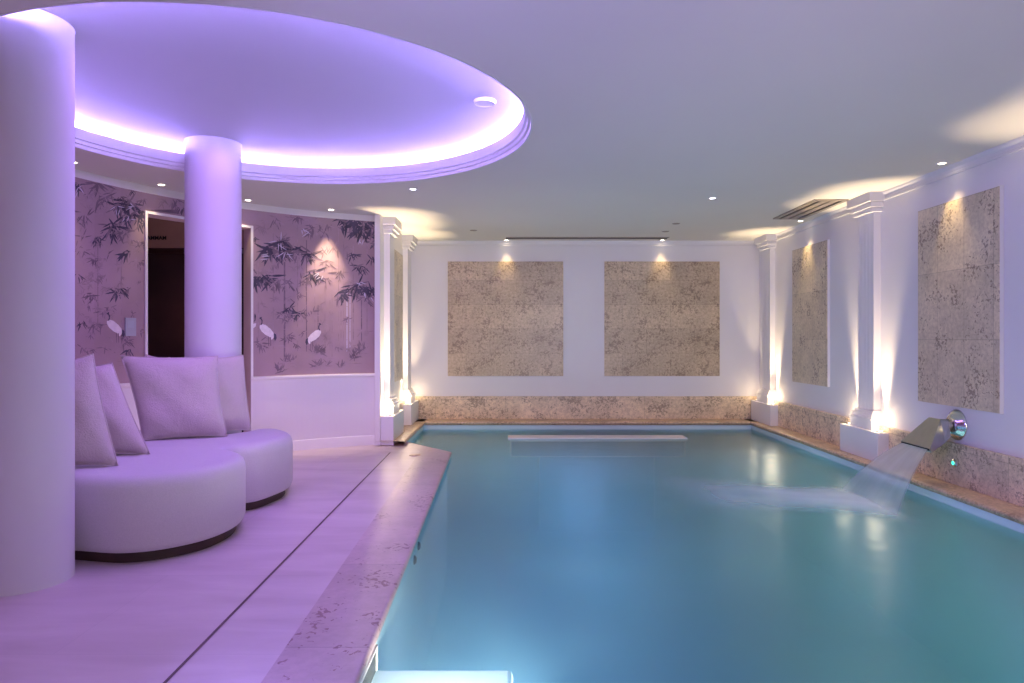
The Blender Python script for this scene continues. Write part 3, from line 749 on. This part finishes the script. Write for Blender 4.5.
# rectangular grille by the right wall
t = thing('ceiling_grille', 'rectangular ceiling air grille with dark slots beside the right wall', 'air vent', (2.89, 6.76, CZ))
mb = MB()
x0, x1, y0, y1 = 2.735, 3.045, 6.26, 7.26
for k in range(4):
    c = x0+(x1-x0)*(0.07+0.287*k); w = 0.022 if k in (0, 3) else 0.034
    mb.box(c-w, c+w, y0, y1, CZ-0.012, CZ+0.004)
mb.box(x0, x1, y0-0.001, y0+0.03, CZ-0.0125, CZ+0.004); mb.box(x0, x1, y1-0.03, y1+0.001, CZ-0.0125, CZ+0.004)
mb.build('frame', M['grille'], t, merge=False)
mb = MB(); mb.box(x0+0.01, x1-0.01, y0+0.01, y1-0.01, CZ-0.003, CZ+0.01); mb.build('slot', M['dark'], t)

# ------------------------------------------------------------------ sofa
ctl = [(-2.10, 3.355), (-1.90, 3.325), (-1.72, 3.39), (-1.57, 3.56), (-1.52, 3.80), (-1.56, 4.03), (-1.66, 4.17), (-1.78, 4.262), (-1.70, 4.335), (-1.62, 4.41), (-1.575, 4.55), (-1.545, 4.75), (-1.58, 4.95), (-1.68, 5.11),
       (-1.79, 5.19), (-1.92, 5.14), (-1.965, 5.0), (-2.06, 4.87), (-2.2, 4.83), (-2.35, 4.87), (-2.44, 5.0), (-2.51, 5.14), (-2.65, 5.18), (-2.80, 5.04), (-2.88, 4.7), (-2.85, 4.2), (-2.73, 3.8), (-2.54, 3.54), (-2.34, 3.42)]
def catmull(P, n):
    out = []; k = len(P)
    for i in range(k):
        a, b, c, d = (Vector(P[(i+j) % k]) for j in (-1, 0, 1, 2))
        for s in range(n):
            t = s/n; out.append(0.5*((2*b)+(c-a)*t+(2*a-5*b+4*c-d)*t*t+(3*b-a-3*c+d)*t**3))
    return out
ol = catmull(ctl, 6); no = len(ol)
nrm = []
for i in range(no):
    d = ol[(i+1) % no]-ol[i-1]; nrm.append(Vector((d.y, -d.x)).normalized())   # outward (path runs counter-clockwise seen from above)
area = sum(ol[i].x*ol[(i+1) % no].y-ol[(i+1) % no].x*ol[i].y for i in range(no))
if area < 0: nrm = [-v for v in nrm]
for _ in range(3): nrm = [(nrm[i-1]+nrm[i]*2+nrm[(i+1) % no]).normalized() for i in range(no)]
def ring_solid(mb, prof):
    base = len(mb.v); k = len(prof)
    mb.grid(lambda a, b: (ol[a].x-nrm[a].x*prof[b][0], ol[a].y-nrm[a].y*prof[b][0], prof[b][1]), no, k, closed_u=True)
    mb.f.append(tuple(base+a*k+k-1 for a in range(no))); mb.m.append(0)
    mb.f.append(tuple(base+a*k for a in range(no-1, -1, -1))); mb.m.append(0)
sofa = thing('lounge_sofa', 'curvy off-white sofa of joined round seats on a dark base between the columns', 'sofa', (-2.1, 4.25, 0))
mb = MB(); ring_solid(mb, [(0.035, 0.052), (0.012, 0.06), (0.002, 0.085), (0.0, 0.2), (0.0, 0.345), (0.004, 0.375), (0.014, 0.40), (0.03, 0.415), (0.05, 0.424), (0.07, 0.428)])
mb.build('seat', M['seat'], sofa, smooth=True, angle=60)
mb = MB(); ring_solid(mb, [(0.05, 0.0), (0.05, 0.055)]); mb.build('base', M['brown'], sofa, smooth=True, angle=60)


def cushion(corners, th, label, seed):
    """corners BL, BR, TR, TL as (photo x, photo y, distance)"""
    BL, BR, TR, TL = (at(*c) for c in corners)
    rnd = random.Random(seed)
    nrm_ = (BR-BL).cross(TL-BL).normalized()
    if nrm_.y > 0: nrm_ = -nrm_
    n = 25
    ph = [rnd.uniform(0, 6) for _ in range(6)]
    def P(a, b, side):
        u, v = 2*a/(n-1)-1, 2*b/(n-1)-1
        # edges pulled in a little between the corners
        pu, pv = u*(1-0.055*(1-v*v)), v*(1-0.05*(1-u*u))
        s, t = (pu+1)/2, (pv+1)/2
        p = BL*(1-s)*(1-t)+BR*s*(1-t)+TR*s*t+TL*(1-s)*t
        h = max(0, (1-u**4)*(1-v**4))**0.62
        w = 1+0.06*math.sin(3*u+ph[0]+2*v)+0.05*math.sin(6*v+ph[1])+0.03*math.sin(9*u*v+ph[2])
        p = p+nrm_*(side*th/2*h*w)
        edge_ = max(abs(u), abs(v))
        return p+nrm_*0.006*math.sin(7*u+ph[3])*math.sin(5*v+ph[4])*(1-edge_**6)
    t = thing('cushion', label, 'cushion', (BL+BR)/2, 'cushions on the curvy sofa')
    mb = MB()
    mb.grid(lambda a, b: P(a, b, 1), n, n); mb.grid(lambda a, b: P(a, b, -1), n, n)
    mb.build('cover', M['cush'], t, smooth=True, angle=80)
    mb = MB()
    loop = [(a, 0) for a in range(n)]+[(n-1, b) for b in range(1, n)]+[(a, n-1) for a in range(n-2, -1, -1)]+[(0, b) for b in range(n-2, -1, -1)]
    mb.tube([P(a, b, 0) for a, b in loop], 0.004, 6); mb.build('piping', M['cush'], t, smooth=True)
    return t
cushion([(143, 440.5, 4.50), (227, 436, 4.70), (218, 356, 4.77), (121, 356, 4.59)], 0.15, 'large square cushion facing the viewer, in front of the far column', 1)
cushion([(34, 469, 3.52), (118, 465.5, 3.615), (93, 354, 3.71), (12, 372, 3.63)], 0.13, 'leftmost cushion, half hidden behind the large round column', 2)
cushion([(80, 456, 3.91), (150, 454, 3.97), (112, 363, 4.10), (44, 370, 4.02)], 0.15, 'cushion leaning left just behind the leftmost cushion', 3)
cushion([(204, 433, 4.80), (251, 430.5, 4.98), (243, 355, 4.98), (199, 357, 4.76)], 0.07, 'cushion tucked behind the large cushion, right of the far column', 4)
cushion([(147, 431, 4.80), (176, 429, 5.06), (170, 357.5, 5.10), (146, 354.5, 4.88)], 0.08, 'cushion whose top corner just shows behind the large cushion', 5)

# ------------------------------------------------------------------ waterfall spout
sp = thing('waterfall_spout', 'brushed steel fan-shaped waterfall spout on the right wall', 'spout', (XR, 4.97, 0.47))
fc = (XR, 4.97, CH-0.625)
mb = MB(); mb.lathe([(0.0005, -0.065), (0.05, -0.06), (0.075, -0.045), (0.095, -0.02), (0.108, -0.012), (0.112, -0.004), (0.112, 0.0)], fc, 48, 'x'); mb.build('wall_flange', M['chrome'], sp, smooth=True)
mb = MB(); mb.lathe([(0.0005, -0.16), (0.04, -0.16), (0.042, -0.15), (0.042, -0.03)], fc, 32, 'x'); mb.build('pipe', M['metal'], sp, smooth=True)
# fan-shaped head: narrow at the pipe, wide at the outlet
back = [(3.105, 5.045, CH-0.59), (3.105, 4.915, CH-0.59), (3.115, 4.905, CH-0.70), (3.115, 5.045, CH-0.70)]
neck = [(3.045, 5.055, CH-0.578), (3.045, 4.915, CH-0.578), (3.06, 4.885, CH-0.745), (3.06, 5.08, CH-0.745)]
lip = [(2.90, 5.165, CH-0.768), (2.90, 4.795, CH-0.768), (2.908, 4.795, CH-0.80), (2.908, 5.165, CH-0.80)]
mb = MB()
for A, B in ((back, neck), (neck, lip)):
    for i in range(4): k = (i+1) % 4; mb.face([A[i], A[k], B[k], B[i]])
mb.face(back[::-1]); mb.face(lip)
mb.build('head', M['metal'], sp, bevel=0.004)
mb = MB(); mb.face([(2.8985, 5.155, CH-0.772), (2.8985, 4.805, CH-0.772), (2.9025, 4.805, CH-0.789), (2.9025, 5.155, CH-0.789)]); mb.build('outlet_slot', M['dark'], sp)
# falling sheet
mb = MB()
nu, nv = 24, 26
a0, a1 = Vector((2.897, 5.15, CH-0.78)), Vector((2.897, 4.81, CH-0.78))
b0, b1 = Vector((2.50, 5.26, WZ+0.004)), Vector((2.47, 4.40, WZ+0.004))
def SP(a, b):
    u, v = a/(nu-1), b/(nv-1)
    p, q_ = a0.lerp(a1, u), b0.lerp(b1, u); r = p.lerp(q_, v); r.z = p.z+(q_.z-p.z)*(0.55*v+0.45*v*v)
    return r+Vector((0.012*math.sin(9*u+4*v), 0, 0))*v
mb.grid(SP, nu, nv, uv=True)
tag(mb.build('water_sheet', M['sheet'], smooth=True, recalc=False), 'white blurred sheet of water falling from the steel spout into the pool', 'water')
mb = MB()
nu, nv = 30, 12
def FP(a, b):
    u, v = a/(nu-1), b/(nv-1)
    x = 1.10+1.45*u; c = 5.2+(4.80-5.2)*u; w = 1.75-1.1*u
    return Vector((x, c+w*(v-0.5)*(1.0 if u < 0.7 else 1.0+0.9*(u-0.7)/0.3), WZ+0.005+0.012*math.sin(PI*v)*u))
mb.grid(FP, nu, nv, uv=True)
tag(mb.build('water_foam', M['foam'], smooth=True, recalc=False), 'pale froth spreading over the pool where the waterfall lands', 'foam', None, 'stuff')

# lit push button under the spout
bc = (XR-0.04, 4.94, CH-0.895)
bt_ = thing('pool_button', 'small round steel push button with a green light ring on the stone band', 'button', bc)
mb = MB(); mb.lathe([(0.0005, -0.010), (0.016, -0.010), (0.024, -0.006), (0.030, -0.002), (0.030, 0.0)], bc, 28, 'x'); mb.build('bezel', M['chrome'], bt_, smooth=True)
mb = MB(); mb.lathe([(0.007, -0.0115), (0.014, -0.0115)], bc, 28, 'x'); mb.build('light_ring', M['green'], bt_)

# ------------------------------------------------------------------ small pool and deck fittings
x, y = at(415, 455.3, CH*F/(455.3-VY)).x, CH*F/(455.3-VY)
mb = MB(); mb.lathe([(0.0005, 0.006), (0.05, 0.006), (0.055, 0.003), (0.056, 0.0)], (x, y, 0), 28)
tag(mb.build('deck_cover', M['coping'], smooth=True), 'small round beige cover set in the deck near its far corner', 'cover')
sk = thing('pool_skimmer', 'skimmer opening with a white frame in the pool wall under the deck edge', 'skimmer', (edge(2.3), 2.3, -0.1))
xw = edge(2.35)-0.03
mb = MB()
for y0, y1, z0, z1 in ((2.14, 2.56, -0.047, -0.037), (2.14, 2.56, -0.17, -0.155), (2.14, 2.155, -0.155, -0.047), (2.55, 2.558, -0.155, -0.047)): mb.box(xw, xw+0.045, y0, y1, z0, z1)
mb.build('frame', M['gloss'], sk, merge=False)
mb = MB(); mb.box(xw-0.05, xw+0.040, 2.156, 2.549, -0.154, -0.048); mb.build('opening', M['dark'], sk)
for px, py, lab in ((418, 546, 'dark round inlet fitting under water on the left pool wall, farther'), (414, 560, 'dark round inlet fitting under water on the left pool wall, nearer')):
    # on the left pool wall X = -0.535-0.0211*(Y-1.9)
    Y = 3.6
    for _ in range(12): Y = (-0.535-0.0211*(Y-1.9))*F/(px-VX)
    z = CH-(py-VY)/F*Y; xx = -0.535-0.0211*(Y-1.9)
    mb = MB(); mb.lathe([(0.0005, 0.014), (0.014, 0.014), (0.024, 0.008), (0.027, 0.0)], (xx, Y, z), 20, 'x')
    tag(mb.build('pool_inlet', M['dark'], smooth=True), lab, 'inlet', 'inlets on the left pool wall')

# ------------------------------------------------------------------ lights
POOL, TEAL = (0.28, 0.54, 1.0), (0.5, 0.95, 0.92)
spot('unseen_pool_light', (-0.22, 2.05, -0.075), (-0.22, 2.45, -0.15), 120, (1.0, 0.88, 0.78), 100, 0.6, 0.03)  # unseen underwater light whitening the near step
spot('unseen_pool_light', (0.15, 2.2, -0.35), (-0.55, 2.9, -0.25), 190, (1.0, 0.92, 0.84), 85, 1.0, 0.25)  # unseen, added to whiten the left pool wall under water
spot('recess_fill', (RC.x, RC.y, 2.50), (RC.x, RC.y, 0), 9, (0.45, 0.22, 1.0), 176, 0.6, 0.25)  # purple fill added under the dome; no fitting there
for x, y, z, e_, c_ in ((0.0, 3.2, -0.65, 10, POOL), (0.7, 4.8, -0.62, 10, POOL), (0.6, 6.7, -0.62, 30, POOL), (2.4, 3.0, -0.62, 10, TEAL), (2.3, 4.6, -0.62, 8, TEAL), (2.4, 6.8, -0.62, 8, TEAL), (-0.2, 7.7, -0.62, 7, TEAL)): point('unseen_pool_light', (x, y, z), e_, c_, 0.45)  # unseen points added in mid-water to tint it blue and teal

point('passage_fill', (-3.35, 7.12, 1.25), 1.2, (1.0, 0.5, 0.35), 0.1)  # added fill that lifts the dark passage; no lamp there
point('lounge_fill', (-2.45, 5.75, 0.5), 6, (0.92, 0.60, 1.0), 0.25)  # unseen fill behind the sofa, added to brighten the lounge ceiling
w = bpy.data.worlds.new('World'); S.world = w; w.use_nodes = True
w.node_tree.nodes['Background'].inputs[0].default_value = (0.46, 0.38, 1.0, 1); w.node_tree.nodes['Background'].inputs[1].default_value = 0.2
# unseen fill lights added to lift walls, ceiling and lounge; no fittings
def area(name, loc, rot, size, energy, col):
    l = bpy.data.lights.new(name, 'AREA'); l.shape = 'RECTANGLE'; l.size, l.size_y = size; l.energy = energy; l.color = col
    o = bpy.data.objects.new(name, l); COL.objects.link(o); o.location = loc; o.rotation_euler = rot; return o
area('fill_light', (1.4, -1.3, 0.7), (math.radians(118), 0, 0), (3, 0.8), 28, (1.0, 0.88, 0.58))
area('fill_light', (-1.6, 0.6, 1.5), (math.radians(80), 0, math.radians(-55)), (0.6, 0.6), 80, (0.32, 0.26, 1.0))
spot('fill_light', (0.6, -0.9, 1.0), (-1.75, 6.5, 0.95), 390, (0.50, 0.28, 1.0), 27, 1.0, 0.3)
spot('fill_light', (1.3, -1.0, 1.3), (1.0, 8.9, 1.15), 420, (0.86, 0.72, 0.98), 44, 1.0, 0.3)
area('fill_light', (-3.0, 2.4, 2.2), (0, 0, 0), (0.8, 0.8), 8, (1.0, 0.42, 0.62))
o = area('recess_fill_disk', (RC.x, RC.y, 2.47), (0, 0, 0), (2.0, 2.0), 42, (0.46, 0.22, 1.0)); o.data.shape = 'DISK'  # unseen purple disk added to light deck and sofa from above

# ------------------------------------------------------------------ camera and look
cam = bpy.data.cameras.new('Camera'); cam.sensor_width = 36; cam.lens = F/1024*36
cam.shift_y = -(341.5-VY)/1024; cam.shift_x = -(VX-512)/1024; cam.clip_start = 0.05
co = bpy.data.objects.new('Camera', cam); COL.objects.link(co); co.location = (0, 0, CH); co.rotation_euler = (PI/2, 0, 0); S.camera = co
S.view_settings.view_transform = 'Standard'
S.view_settings.look = 'None'
S.view_settings.exposure = 0.0
S.cycles.use_denoising = True
S.cycles.max_bounces = 8; S.cycles.diffuse_bounces = 5; S.cycles.glossy_bounces = 3; S.cycles.transparent_max_bounces = 12; S.cycles.volume_bounces = 1
S.cycles.sample_clamp_indirect = 4.0
S.cycles.caustics_reflective = False; S.cycles.caustics_refractive = False
